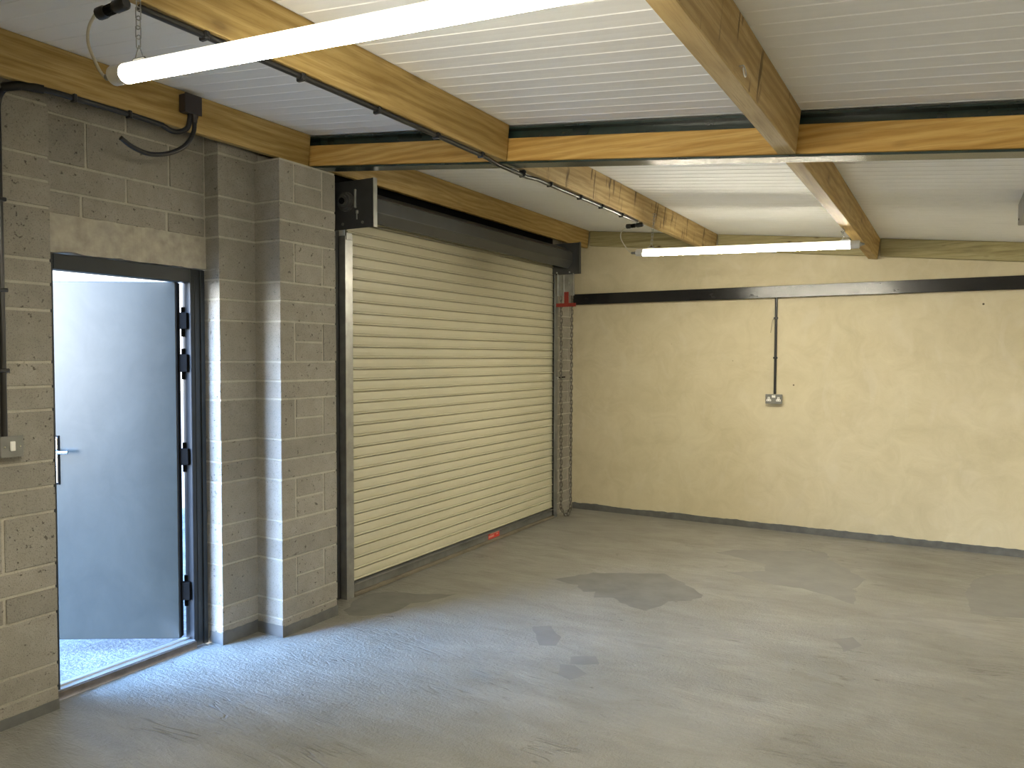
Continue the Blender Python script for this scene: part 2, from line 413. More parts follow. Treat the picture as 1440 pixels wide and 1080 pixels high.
# near pilaster / wall up to the door recess
NP0 = 1.905
add_box(bm, -3.62, -3.409, YF-0.1, NP0-0.004, -0.02, zc(-3.405)+0.01, 1)
for i in range(len(CR)-1):
    z0, z1 = CR[i]+J, min(CR[i+1]-J*0.3, zc(-3.405)+0.01); tall = (z1-z0) > 0.15
    y = NP0; first = True
    while y > YF:
        L = 0.44 if (i % 2 == 0 or not first) else 0.215
        if i % 3 == 1 and first: L = 0.34
        y0 = max(YF-0.1, y-L)
        block(bm, -3.60, -3.404, y0+J*0.6, y-(0 if first else J*0.6), z0, z1); y = y0-0.001; first = False
# recessed wall over the door
for (x0_, x1_) in ((-3.60, -3.503),):
    add_box(bm, x0_, x1_, NP0-0.02, 2.79, 2.15, zc(-3.5)+0.01, 1)
OD = [(2.11, 2.19, []), (2.19, 2.305, [2.10, 2.325, 2.545]), (2.305, 2.42, None)]
def run(z0, z1, cuts):
    ys = [NP0-0.01]+cuts+[2.775]
    for a_, b_ in zip(ys[:-1], ys[1:]): block(bm, -3.59, -3.4985, a_+J*0.7, b_-J*0.7, z0+J*0.6, z1-J*0.6)
run(2.195, 2.30, [2.10, 2.545])
run(2.30, 2.425, [2.325]); run(2.425, 2.64, [2.125, 2.56]); run(2.64, 2.86, [2.327])
# pilaster one (beside the door)
add_box(bm, -3.60, -3.3985, 2.782, 3.03, -0.02, zc(-3.395)+0.01, 1)
for i in range(len(CR)-1):
    block(bm, -3.61, -3.395, 2.778, 3.05, CR[i]+J*0.6, min(CR[i+1]-J*0.6, zc(-3.395)+0.01))
# pilaster two (carries the steel beam)
add_box(bm, -3.62, -3.2035, 3.0245, 3.4515, -0.02, 2.643, 1)
for i in range(len(CR)-1):
    z0, z1 = CR[i]+J*0.6, CR[i+1]-J*0.6
    if CR[i] >= 2.60: break
    z1 = min(z1, 2.645); h = CR[i+1]-CR[i]
    if h > 0.15:
        zm = (z0+z1)/2; J2 = J*0.6
        block(bm, -3.60, -3.20, 3.02, 3.128-J2, z0, z1); block(bm, -3.60, -3.20, 3.347+J2, 3.456, z0, z1)
        block(bm, -3.40, -3.20, 3.128+J2, 3.347-J2, z0, zm-J2); block(bm, -3.40, -3.20, 3.128+J2, 3.347-J2, zm+J2, z1)
    else:
        block(bm, -3.60, -3.20, 3.02, 3.456, z0, z1)
# wall above the pilaster top, behind the timber
add_box(bm, -3.62, -3.42, 3.0, 3.50, 2.60, zc(-3.4)+0.01, 1)
# jamb to the left of the shutter, and the strip to its right up to the back wall
add_box(bm, -3.62, -3.408, 3.44, 3.765, -0.02, zc(-3.4)+0.01, 1)
RJ0, RJ1 = 6.655, YB+0.02
add_box(bm, -3.62, -3.409, RJ0+0.002, RJ1, -0.02, zc(-3.4)+0.01, 1)
for i in range(len(CR)-1):
    z0, z1 = CR[i]+J*0.6, min(CR[i+1]-J*0.6, zc(-3.4))
    if (CR[i+1]-CR[i]) > 0.15:
        zm = (z0+z1)/2
        block(bm, -3.6, -3.405, RJ0, 6.86, z0, z1)
        block(bm, -3.6, -3.405, 6.875, 7.07, z0, zm-J*.5); block(bm, -3.6, -3.405, 6.875, 7.07, zm+J*.5, z1)
        block(bm, -3.6, -3.405, 7.085, YB+0.02, z0, z1)
    else:
        block(bm, -3.6, -3.405, RJ0, 6.90, z0, z1); block(bm, -3.6, -3.405, 6.915, YB+0.02, z0, z1)
# wall over the shutter opening
add_box(bm, -3.62, -3.41, 3.70, 6.70, 2.46, zc(-3.4)+0.01, 1)
o = obj('wall_left', bm, [BLOCK, MORTAR]); o['kind'] = 'structure'

# concrete lintel with ragged mortar over the door
bm = bmesh.new(); N = 40; rnd = random.Random(3)
lo, hi = [], []
for i in range(N+1):
    y = NP0-0.015+(2.777-NP0+0.015)*i/N
    lo.append((y, 2.024+0.012*max(0, noise.noise(V((y*9, 1, 0))))+rnd.uniform(0, 0.004))); hi.append((y, 2.197+rnd.uniform(-0.005, 0.005)))
for (a0, a1), (b0, b1) in zip(zip(lo[:-1], lo[1:]), zip(hi[:-1], hi[1:])):
    x0, x1 = -3.60, -3.4955+0.004*noise.noise(V((a0[0]*5, 0, 3)))
    add_hexa(bm, [(x0, a0[0], a0[1]), (x1, a0[0], a0[1]), (x1, a1[0], a1[1]), (x0, a1[0], a1[1]),
                  (x0, b0[0], b0[1]), (x1-0.002, b0[0], b0[1]), (x1-0.002, b1[0], b1[1]), (x0, b1[0], b1[1])])
o = obj('trim_1', bm, LINTEL); o['kind'] = 'structure'

# ------------------------------------------------------------------ setting: other walls
bm = box(XL-0.02, XR+0.1, YB, YB+0.12, -0.02, 2.95)
o = obj('wall_back', bm, PLASTER); o['kind'] = 'structure'
o = obj('wall_right', box(XR, XR+0.12, YF-0.1, YB+0.1, -0.02, 2.95), PLASTER); o['kind'] = 'structure'
o = obj('wall_front', box(XL-0.02, XR+0.1, YF-0.12, YF, -0.02, 2.95), PLASTER); o['kind'] = 'structure'

# painted skirting bands with a ragged top edge
def band(bm, p0, p1, nrm, h=0.058, t=0.003, step=0.02, seed=0, wav=0.006):
    p0, p1, nrm = V(p0), V(p1), V(nrm); L = (p1-p0).length; n = max(2, int(L/step)); prev = None
    for i in range(n+1):
        p = p0.lerp(p1, i/n); s = (i/n)*L
        hh = h+wav*noise.noise(V((s*2.3, seed, 0)))+wav*0.7*noise.noise(V((s*17, seed, 4)))
        q = [p-nrm*0.01, p+nrm*t, p+nrm*t*0.8+V((0, 0, hh)), p-nrm*0.01+V((0, 0, hh))]
        vs = [bm.verts.new(x) for x in q]
        if prev:
            for k in range(4): bm.faces.new((prev[k], prev[(k+1) % 4], vs[(k+1) % 4], vs[k]))
        else: bm.faces.new(vs[::-1])
        prev = vs
    bm.faces.new(prev)
bm = bmesh.new(); band(bm, (-3.40, YB, 0), (XR, YB, 0), (0, -1, 0), 0.060, 0.006, 0.03, 1, 0.012)
o = obj('baseboard_back', bm, SKIRT); o['kind'] = 'structure'
bm = bmesh.new()
band(bm, (-3.404, YF, 0), (-3.404, NP0, 0), (1, 0, 0), 0.046, 0.004, 0.02, 2)
band(bm, (-3.50, 2.778, 0), (-3.392, 2.778, 0), (0, -1, 0), 0.062, 0.003, 0.015, 3)
band(bm, (-3.395, 2.775, 0), (-3.395, 3.017, 0), (1, 0, 0), 0.070, 0.003, 0.015, 4, 0.016)
band(bm, (-3.398, 3.02, 0), (-3.197, 3.02, 0), (0, -1, 0), 0.062, 0.003, 0.015, 5)
band(bm, (-3.20, 3.017, 0), (-3.20, 3.459, 0), (1, 0, 0), 0.060, 0.003, 0.015, 6, 0.010)
o = obj('baseboard_left', bm, SKIRT); o['kind'] = 'structure'

# ------------------------------------------------------------------ door to the yard (open outwards)
DF0, DF1 = 1.900, 2.768
door = thing('door_1', (-3.53, 2.35, 0), 'grey steel door standing open to the bright yard, in a dark frame', 'door', kind='structure')
fr0, fr1, jw = -3.575, -3.505, 0.085
bm = bmesh.new()
add_box(bm, fr0, fr1, DF1-jw, DF1, 0.0, 2.022, 0, 0.003); add_box(bm, fr0, fr1, DF0, DF0+0.070, 0.0, 2.022, 0, 0.003)
add_box(bm, fr0, fr1, DF0+0.070, DF1-jw, 1.950, 2.022, 0, 0.003)
# rebate strips and outer stop of the frame
add_box(bm, fr1-0.001, fr1+0.008, DF1-0.028, DF1-0.002, 0.0, 2.020, 0, 0.002)
add_box(bm, fr1-0.001, fr1+0.003, DF1-0.062, DF1-0.046, 0.03, 1.99, 0, 0.001)
obj('door_frame', bm, FRAME, door)
bm = bmesh.new(); add_box(bm, -3.580, -3.488, DF0+0.01, DF1-jw+0.003, -0.005, 0.036, 0, 0.003)
th_ = obj('threshold', bm, SILL, door)
bm = bmesh.new(); add_box(bm, -3.586, -3.500, DF0+0.012, DF1-jw+0.002, 0.0355, 0.040, 0, 0.0015); add_box(bm, -3.548, -3.536, DF0+0.012, DF1-jw, 0.039, 0.048, 0, 0.002)
obj('threshold_plate', bm, ALU, th_)
hin = V((-3.557, 2.632, 0)); ld = V((-0.851, -0.525, 0)).normalized(); ln = V((0.525, -0.851, 0)).normalized()
LW, LT = 0.715, 0.045
def lp(s, d, z): return hin+ld*s+ln*d+V((0, 0, z))
def leafbox(bm, s0, s1, d0, d1, z0, z1, bev=0.0, mi=0):
    add_hexa(bm, [lp(s0,d0,z0), lp(s1,d0,z0), lp(s1,d1,z0), lp(s0,d1,z0), lp(s0,d0,z1), lp(s1,d0,z1), lp(s1,d1,z1), lp(s0,d1,z1)], mi, bev)
bm = bmesh.new(); leafbox(bm, 0.0, LW, -LT, 0, 0.052, 1.952, 0.004)
leaf = obj('door_leaf', bm, LEAF, door)
bm = bmesh.new(); leafbox(bm, -0.004, 0.0005, -LT+0.002, -0.003, 0.056, 1.948, 0.0005)
obj('leaf_edge', bm, BLACKM, leaf)
for z0, z1 in ((1.675, 1.792), (1.447, 1.572), (0.951, 1.069), (0.225, 0.352)):
    bm = bmesh.new(); leafbox(bm, -0.052, 0.0, -LT+0.004, -0.012, z0+0.03, z1, 0.003)
    add_tube(bm, [lp(-0.020, -LT-0.004, z0-0.01), lp(-0.020, -LT-0.004, z1+0.03)], 0.012, 12)
    obj('hinge', bm, BLACKM, leaf, smooth=False)
# handle: back plate with a dark rim and a lever
bm = bmesh.new(); leafbox(bm, 0.613, 0.660, -0.001, 0.006, 0.882, 1.142, 0.003)
hd = obj('handle_rim', bm, BLACKM, leaf)
bm = bmesh.new(); leafbox(bm, 0.620, 0.654, 0.004, 0.010, 0.890, 1.134, 0.003)
obj('handle_plate', bm, CHROME, leaf)
bm = bmesh.new(); add_tube(bm, [lp(0.638, 0.008, 1.06), lp(0.638, 0.050, 1.06)], 0.010, 12)
add_tube(bm, smooth_path([lp(0.638, 0.048, 1.06), lp(0.625, 0.053, 1.06), lp(0.59, 0.053, 1.058), lp(0.545, 0.050, 1.058)], 5), 0.009, 10)
obj('door_handle', bm, CHROME, leaf, smooth=True)
# yard outside
bm = bmesh.new(); bm.faces.new([bm.verts.new(p) for p in ((-30, -25, -0.02), (-3.49, -25, -0.02), (-3.49, 25, -0.02), (-30, 25, -0.02))])
o = obj('yard_ground', bm, GROUND); o['kind'] = 'structure'

# ------------------------------------------------------------------ roof timbers and steel
def beam_y(name, xr, y0, y1, w, d, mat, label, group):
    T = V((xr, 0, zc(xr)-0.001)); c = [T-E1*w, T, T+E2*d, T-E1*w+E2*d]
    bm = bmesh.new()
    add_hexa(bm, [c[3]+V((0,y0,0)), c[2]+V((0,y0,0)), c[2]+V((0,y1,0)), c[3]+V((0,y1,0)), c[0]+V((0,y0,0)), c[1]+V((0,y0,0)), c[1]+V((0,y1,0)), c[0]+V((0,y1,0))], 0, 0.003)
    mid = (c[3]+c[2])/2+V((0, (y0+y1)/2, 0))
    o = obj(name, bm, mat, origin=mid); tag(o, label, 'beam', group); return o
G1 = 'timber purlins under the roof'
beam_y('timber_purlin', -3.235, YF, 3.296, 0.050, 0.175, W_PUR, 'timber purlin along the block wall above the open door, black box on its side', G1)
beam_y('timber_purlin', -1.912, YF, 3.296, 0.050, 0.175, W_PUR, 'nearer half of the middle timber purlin, passing behind the big lit tube', G1)
beam_y('timber_purlin', -0.553, YF, 3.296, 0.072, 0.175, W_SAW, 'rough timber purlin at top right with a loose curled hook, nearer side of the steel', G1)
beam_y('timber_purlin', -3.203, 3.404, 7.122, 0.050, 0.175, W_PUR, 'timber purlin just above the roller shutter hood', G1)
beam_y('timber_purlin', -1.912, 3.404, 7.122, 0.050, 0.175, W_SAW, 'middle timber purlin beyond the steel, holding the left end of the far tube', G1)
beam_y('timber_purlin', -0.553, 3.404, 7.122, 0.072, 0.175, W_PUR, 'timber purlin beyond the steel, above the right end of the far tube', G1)

# steel I beam following the roof slope
bm = bmesh.new()
y0, y1, yc = 3.300, 3.402, 3.351
prof = [(y0,-0.008),(y1,-0.008),(y1,-0.018),(yc+0.004,-0.019),(yc+0.004,-0.176),(y1,-0.177),(y1,-0.187),(y0,-0.187),(y0,-0.177),(yc-0.004,-0.176),(yc-0.004,-0.019),(y0,-0.018)]
add_prism(bm, prof, lambda p: (-3.41, p[0], zc(-3.41)+p[1]), lambda p: (XR, p[0], zc(XR)+p[1]))
o = obj('steel_roof_beam', bm, STEEL, origin=(-0.4, yc, zc(-0.4)-0.187))
tag(o, 'dark green steel I-beam crossing the roof from the block pier', 'steel beam')

def piece_x(name, x0, x1, y0, y1, t, b, mat, label, cat, group):
    bm = bmesh.new()
    add_hexa(bm, [(x0,y0,zc(x0)+b),(x1,y0,zc(x1)+b),(x1,y1,zc(x1)+b),(x0,y1,zc(x0)+b),(x0,y0,zc(x0)+t),(x1,y0,zc(x1)+t),(x1,y1,zc(x1)+t),(x0,y1,zc(x0)+t)], 0, 0.003)
    xm = (x0+x1)/2
    o = obj(name, bm, mat, origin=(xm, (y0+y1)/2, zc(xm)+b)); tag(o, label, cat, group); return o
G2 = 'timber packers in the web of the steel beam'
piece_x('timber_packer', -3.265, -1.945, 3.306, 3.346, -0.057, -0.174, W_NOG, 'short pine packer in the steel web, left one above the block pier', 'timber', G2)
piece_x('timber_packer', -1.940, -0.610, 3.306, 3.346, -0.062, -0.174, W_NOG, 'pine packer in the steel web with flame grain, between the two long purlins', 'timber', G2)
piece_x('timber_packer', -0.605, 4.5, 3.306, 3.346, -0.055, -0.174, W_NOG, 'pine packer in the steel web running to the right edge', 'timber', G2)
G3 = 'timber wall plates along the back wall'
piece_x('wall_plate_timber', -3.20, -1.99, 7.124, YB, -0.002, -0.150, W_LED, 'brown timber wall plate in the back left corner above the trunking', 'timber', G3)
piece_x('wall_plate_timber', -1.91, -0.652, 7.124, YB, -0.002, -0.150, W_LED, 'timber wall plate on the back wall directly behind the far lit tube', 'timber', G3)
piece_x('wall_plate_timber', -0.550, 4.55, 7.124, YB, -0.002, -0.150, W_LED, 'greenish knotty timber wall plate at the top right of the back wall', 'timber', G3)

# ------------------------------------------------------------------ LED battens
DIFF_TOP = mat_emit('led_frosted_top', (1.0, 0.925, 0.735), 2.4)
DIFF = mat_emit('led_diffuser', (1.0, 0.925, 0.735), 215.0)
def chain_hook(x, y, z, root, face=True):
    bm = bmesh.new()
    if face: pts = [(x, y, z+0.012), (x+0.014, y, z+0.012)]+[(x+0.014+0.011*math.sin(a), y+0.003, z+0.001+0.011*math.cos(a)) for a in [k*0.5 for k in range(0, 10)]]
    else: pts = [(x, y, z+0.03), (x, y, z+0.012)]+[(x+0.011*math.sin(a), y, z+0.001+0.011*math.cos(a)) for a in [k*0.5 for k in range(0, 10)]]
    add_tube(bm, smooth_path(pts, 2), 0.0022, 7)
    return obj('chain_hook', bm, GALV, root, smooth=True)
def add_arc(bm, p, q, r, a0, a1, n):
    """closed sector of a tube between two angles measured from straight up"""
    d = (q-p).normalized(); s_ = d.cross(V((0, 0, 1))).normalized(); u_ = s_.cross(d)
    prof = [u_*math.cos(math.radians(a0+(a1-a0)*k/n))*r+s_*math.sin(math.radians(a0+(a1-a0)*k/n))*r for k in range(n+1)]
    add_prism(bm, prof, lambda c: p+c, lambda c: q+c)
def led_batten(Y, xl, zl, xr, zr, label, ctop, conn, half=98):
    t = thing('led_tube_light', ((xl+xr)/2, Y, (zl+zr)/2), label, 'light fitting', 'hanging LED tube lights')
    L, R = V((xl, Y, zl)), V((xr, Y, zr)); d = (R-L).normalized()
    bm = bmesh.new(); add_arc(bm, L+d*0.05, R-d*0.05, 0.026, half, 360-half, 22); obj('diffuser_tube', bm, DIFF, t, smooth=True)
    bm = bmesh.new(); add_arc(bm, L+d*0.05, R-d*0.05, 0.0261, -half-1, half+1, 16); obj('frosted_top', bm, DIFF_TOP, t, smooth=True)
    for p, e in ((L, d), (R, -d)):
        bm = bmesh.new(); add_tube(bm, [p, p+e*0.004, p+e*0.054, p+e*0.058], [0.022, 0.0265, 0.0265, 0.025], 24)
        add_tube(bm, [p+e*0.040+V((0, 0, -0.024)), p+e*0.044+V((0, 0, -0.024))], 0.004, 8)
        obj('end_cap', bm, CAPMAT, t, smooth=True)
    bm = bmesh.new(); add_tube(bm, [L-d*0.040, L-d*0.034, L-d*0.012, L-d*0.010, L], [0.005, 0.009, 0.009, 0.012, 0.012], 12); obj('cable_gland', bm, METALCLAD, t, smooth=True)
    bm = bmesh.new(); add_tube(bm, [R, R+d*0.010, R+d*0.012, R+d*0.028], [0.012, 0.012, 0.009, 0.007], 12); obj('blanking_plug', bm, GALV, t, smooth=True)
    # hangers and chains
    for p, top, face in ((L+d*0.11, V(ctop[0]), True), (R-d*0.085, V(ctop[1]), False)):
        bm = bmesh.new(); h = V((0, 0, 1))
        add_tube(bm, [p-d*0.03+h*0.026, p-d*0.022+h*0.034, p+d*0.022+h*0.034, p+d*0.03+h*0.026], 0.003, 6)
        apex = p+(top-p).normalized()*0.068
        add_tube(bm, [p-d*0.018+h*0.033, apex], 0.0014, 5); add_tube(bm, [p+d*0.018+h*0.033, apex], 0.0014, 5)
        obj('hanger_clip', bm, GALV, t)
        bm = bmesh.new(); add_chain(bm, apex-V((0,0,0.004)), top+V((0, 0, -0.004)), 0.024, 0.013, 0.0016)
        obj('suspension_chain', bm, GALV, t, smooth=True)
        chain_hook(top.x-(0.014 if face else 0), top.y, top.z, t, face)
    a = L-d*0.04; c = V(conn)
    pts = [c, c+V((-0.035, 0, -0.035)), (a+c)/2+V((-0.055, 0, 0.01)), a+V((-0.030, 0, 0.030)), a]
    obj('power_cable', tube(smooth_path(pts, 8), 0.0042, 8), CABLE, t, smooth=True)
    return t
led_batten(1.30, -2.003, 2.325, -0.50, 2.232, 'large bright LED tube hanging nearest the camera at upper left', ((-1.895, 1.30, 2.585), (-0.620, 1.30, 2.362)), (-2.082, 1.30, 2.512))
led_batten(5.35, -2.030, 2.325, -0.532, 2.282, 'bright LED tube hanging in front of the back wall, the farther of two', ((-1.895, 5.35, 2.585), (-0.626, 5.28, 2.364)), (-2.075, 5.25, 2.497), 108)
# unseen LED fittings added to brighten the right side, with purlins to hang them
DX = 4.042; DZ = SL*DX
for yy, row in ((1.30, 'near'), (5.35, 'far')):
    led_batten(yy, -2.003+DX, 2.325+DZ, -0.510+DX, 2.240+DZ, row+' row LED tube added out of view to brighten the right side', ((-1.895+DX, yy, 2.585+DZ), (-0.620+DX, yy, 2.362+DZ)), (-2.075+DX, yy, 2.500+DZ), 84)
beam_y('timber_purlin', -1.912+DX, YF, 3.296, 0.050, 0.175, W_PUR, 'timber purlin in the low bay beyond the right edge, nearer half', G1)
beam_y('timber_purlin', -1.912+DX, 3.404, 7.122, 0.050, 0.175, W_PUR, 'timber purlin in the low bay beyond the right edge, farther half', G1)
beam_y('timber_purlin', -0.553+DX, YF, 3.296, 0.072, 0.175, W_PUR, 'last timber purlin toward the far right wall, nearer half', G1)
beam_y('timber_purlin', -0.553+DX, 3.404, 7.122, 0.072, 0.175, W_PUR, 'last timber purlin toward the far right wall, farther half', G1)
# loose hook on the near right purlin
bm = bmesh.new()
pts = [(-0.578, 2.33, 2.422), (-0.560, 2.33, 2.422)]+[(-0.556+0.006*math.sin(a*0.5), 2.33+0.017*math.sin(a), 2.405+0.017*math.cos(a)) for a in [k*0.35 for k in range(0, 15)]]
add_tube(bm, smooth_path(pts, 2), 0.0022, 7)
o = obj('cup_hook', bm, ALU, smooth=True, origin=(-0.572, 2.33, 2.422)); tag(o, 'small bare wire hook screwed into the near right purlin', 'hook')

# ------------------------------------------------------------------ conduit along the middle purlin and its connectors
cx = -1.948; cz = zc(-1.912)-0.175-0.007
run_ = thing('black_cable_conduit', (cx, 3.3, cz-0.012), 'thin black conduit clipped under the middle purlin between the two tubes', 'conduit')
pts = [(cx, y, cz-0.006-(0.010 if 3.15 < y < 3.55 else 0.0)-(0.003*math.sin(y*2.2))) for y in [1.34+0.1*k for k in range(0, 39)]]
obj('conduit_tube', tube(smooth_path(pts, 2), 0.0105, 10), BLACK, run_, smooth=True)
for y in (1.55, 1.94, 2.34, 2.73, 3.09, 3.49, 3.80, 4.19, 4.51, 4.85):
    bm = bmesh.new(); dz = -0.010 if 3.15 < y < 3.55 else 0
    add_box(bm, cx-0.017, cx+0.017, y-0.008, y+0.008, cz-0.020+dz, cz+0.006, 0, 0.003)
    add_tube(bm, [(cx+0.012, y, cz-0.004), (cx+0.020, y, cz-0.004)], 0.006, 8)
    obj('saddle_clip', bm, BLACK, run_)
def connector(y, label, dx=0.0):
    t = thing('cable_connector', (-2.0, y, cz-0.02), label, 'connector', 'black cable connectors at the tube feeds')
    z = cz-0.012
    bm = bmesh.new()
    add_tube(bm, [(-2.072, y, z), (-2.066, y, z), (-2.040, y, z), (-2.034, y, z), (-1.995, y, z+0.002), (-1.990, y, z+0.002), (-1.950, y, z+0.003), (-1.944, y, z+0.003)], [0.010, 0.017, 0.017, 0.013, 0.013, 0.017, 0.017, 0.012], 12)
    obj('connector_body', bm, BLACK, t, smooth=True)
    bm = bmesh.new(); add_tube(bm, [(-2.030, y, z), (-2.000, y, z+0.001)], 0.0145, 12); obj('locking_ring', bm, BLACKM, t)
connector(1.30, 'black cable connector feeding the near tube at the top edge')
connector(5.25, 'black cable connector under the far middle purlin feeding the far tube')

# ------------------------------------------------------------------ conduit along the left wall, junction box, loose flex, switch
wc = thing('wall_conduit', (-3.392, 1.70, 1.23), 'black conduit from the light switch up the block wall and along the purlin', 'conduit')
zb = zc(-3.235)-0.175-0.012
pts = [(-3.391, 1.695, 1.226), (-3.391, 1.695, 1.6), (-3.391, 1.695, 2.0), (-3.391, 1.695, 2.45), (-3.388, 1.695, 2.585), (-3.355, 1.70, 2.635), (-3.30, 1.72, 2.650), (-3.26, 1.76, zb), (-3.243, 1.83, zb), (-3.24, 2.0, zb), (-3.24, 2.2, zb), (-3.24, 2.34, zb-0.004)]
obj('conduit_tube', tube(smooth_path(pts, 6), 0.0125, 10), BLACK, wc, smooth=True)
bm = bmesh.new(); add_tube(bm, [(-3.335, 1.69, 2.640), (-3.28, 1.73, 2.651), (-3.245, 1.80, zb)], [0.018, 0.019, 0.018], 12); obj('inspection_elbow', bm, BLACK, wc, smooth=True)
for y in (1.92, 2.17): obj('saddle_clip', box(-3.256, -3.224, y-0.008, y+0.008, zb-0.018, zb+0.016, 0.003), BLACK, wc)
for z in (1.5, 1.83, 2.2): obj('saddle_clip', box(-3.410, -3.374, 1.674, 1.716, z-0.008, z+0.008, 0.003), BLACK, wc)
bm = bmesh.new(); add_tube(bm, smooth_path([(-3.24, 2.33, zb-0.004), (-3.238, 2.40, zb-0.020), (-3.222, 2.455, zb+0.005), (-3.213, 2.468, zb+0.05), (-3.213, 2.47, 2.735)], 6), 0.0125, 10)
obj('flexible_tail', bm, BLACK, wc, smooth=True)
jb = thing('junction_box', (-3.21, 2.47, 2.70), 'small dark junction box on the purlin above the open door', 'junction box')
obj('box_body', box(-3.237, -3.190, 2.425, 2.515, 2.726, 2.812, 0.004), DKBOX, jb)
obj('box_lid', box(-3.191, -3.184, 2.422, 2.518, 2.723, 2.815, 0.003), DKBOX, jb)
bm = bmesh.new(); add_tube(bm, [(-3.205, 2.487, 2.728), (-3.205, 2.487, 2.712), (-3.205, 2.487, 2.708), (-3.205, 2.487, 2.690)], [0.018, 0.018, 0.015, 0.014], 12); obj('cable_gland', bm, DKBOX, jb, smooth=True)
pts = [(-3.205, 2.487, 2.70), (-3.203, 2.480, 2.64), (-3.20, 2.43, 2.565), (-3.195, 2.34, 2.508), (-3.19, 2.235, 2.480), (-3.185, 2.15, 2.490), (-3.18, 2.09, 2.515)]
o = obj('loose_flex', tube(smooth_path(pts, 8), 0.011, 10), BLACK, smooth=True, origin=(-3.2, 2.3, 2.478)); tag(o, 'loose black flex curling down from the junction box over the blocks', 'cable')
sw = thing('light_switch', (-3.38, 1.709, 1.144), 'grey metal light switch on the block wall left of the door', 'light switch')
obj('back_box', box(-3.405, -3.365, 1.668, 1.750, 1.146, 1.226, 0.004), METALCLAD, sw)
obj('face_plate', box(-3.366, -3.359, 1.664, 1.754, 1.142, 1.230, 0.003, 2), METALCLAD, sw)
obj('rocker', box(-3.361, -3.353, 1.700, 1.720, 1.168, 1.208, 0.002), WHITE, sw)
for y in (1.679, 1.740):
    bm = bmesh.new(); add_tube(bm, [(-3.360, y, 1.186), (-3.3575, y, 1.186)], 0.004, 10); obj('screw', bm, CHROME, sw)

# ------------------------------------------------------------------ back wall: trunking, drop, socket
tr = thing('cable_trunking', (-1.4, YB-0.03, 2.10), 'long black cable trunking along the back wall with a shiny patch', 'trunking')
tx0, tx1 = -3.372, 0.452
bm = bmesh.new(); prof = [(YB, 2.092), (YB-0.050, 2.092), (YB-0.054, 2.096), (YB-0.054, 2.116), (YB, 2.116)]
add_prism(bm, [(YB-0.001, 2.098), (YB-0.052, 2.098), (YB-0.052, 2.197), (YB-0.001, 2.197)], lambda p: (tx0, p[0], p[1]), lambda p: (1.25, p[0], p[1]))
obj('trunking_body', bm, TRUNK, tr)
bm = bmesh.new(); add_prism(bm, [(YB-0.050, 2.094), (YB-0.055, 2.097), (YB-0.055, 2.198), (YB-0.050, 2.201)], lambda p: (tx0, p[0], p[1]), lambda p: (1.25, p[0], p[1]))
obj('trunking_lid', bm, TRUNK, tr)
obj('end_stop', box(tx0-0.004, tx0+0.004, YB-0.057, YB-0.001, 2.092, 2.203, 0.002), TRUNK, tr)
dp = thing('conduit_drop', (-1.388, YB-0.012, 1.235), 'thin black vertical conduit dropping from the trunking to the socket', 'conduit')
obj('conduit_tube', tube([(-1.388, YB-0.0125, 2.10), (-1.3885, YB-0.0125, 1.7), (-1.390, YB-0.0125, 1.235)], 0.0115, 12), BLACK, dp, smooth=True)
for z in (1.915, 1.56): obj('saddle_clip', box(-1.407, -1.371, YB-0.027, YB, z-0.009, z+0.009, 0.003), BLACK, dp)
bm = bmesh.new(); add_tube(bm, smooth_path([(-1.402, YB-0.014, 1.915), (-1.416, YB-0.020, 1.895), (-1.424, YB-0.022, 1.84), (-1.432, YB-0.02, 1.785)], 6), 0.0022, 6)
obj('tie_tail', bm, RUBBER, dp)
so = thing('double_socket', (-1.3925, YB-0.02, 1.148), 'grey metal double power socket with white inserts on the back wall', 'socket')
s0, s1, q0, q1 = -1.464, -1.321, 1.148, 1.234
obj('back_box', box(s0+0.003, s1-0.003, YB-0.042, YB, q0+0.002, q1-0.002, 0.004), METALCLAD, so)
obj('face_plate', box(s0, s1, YB-0.050, YB-0.041, q0, q1, 0.003, 2), METALCLAD, so)
for c in (-1.434, -1.351):
    bm = bmesh.new(); h = 1.187
    pr = [(c-0.020, h-0.016), (c+0.020, h-0.016), (c+0.020, h+0.000), (c+0.009, h+0.006), (c+0.009, h+0.022), (c-0.009, h+0.022), (c-0.009, h+0.006), (c-0.020, h+0.000)]
    add_prism(bm, pr, lambda p: (p[0], YB-0.049, p[1]), lambda p: (p[0], YB-0.0535, p[1]))
    ins = obj('socket_insert', bm, WHITE, so)
    bm = bmesh.new()
    for hx, hz, w_, h_ in ((0, 0.012, 0.0022, 0.005), (-0.011, -0.007, 0.0035, 0.002), (0.011, -0.007, 0.0035, 0.002)):
        add_box(bm, c+hx-w_, c+hx+w_, YB-0.0542, YB-0.052, h+hz-h_, h+hz+h_)
    obj('pin_holes', bm, BLACKM, ins)
for c in (-1.4005, -1.3845): obj('rocker_switch', box(c-0.0075, c+0.0075, YB-0.055, YB-0.049, 1.203, 1.225, 0.002), WHITE, so)
for c in (-1.4575, -1.3275):
    bm = bmesh.new(); add_tube(bm, [(c, YB-0.049, 1.191), (c, YB-0.0515, 1.191)], 0.0032, 10); obj('screw', bm, CHROME, so)

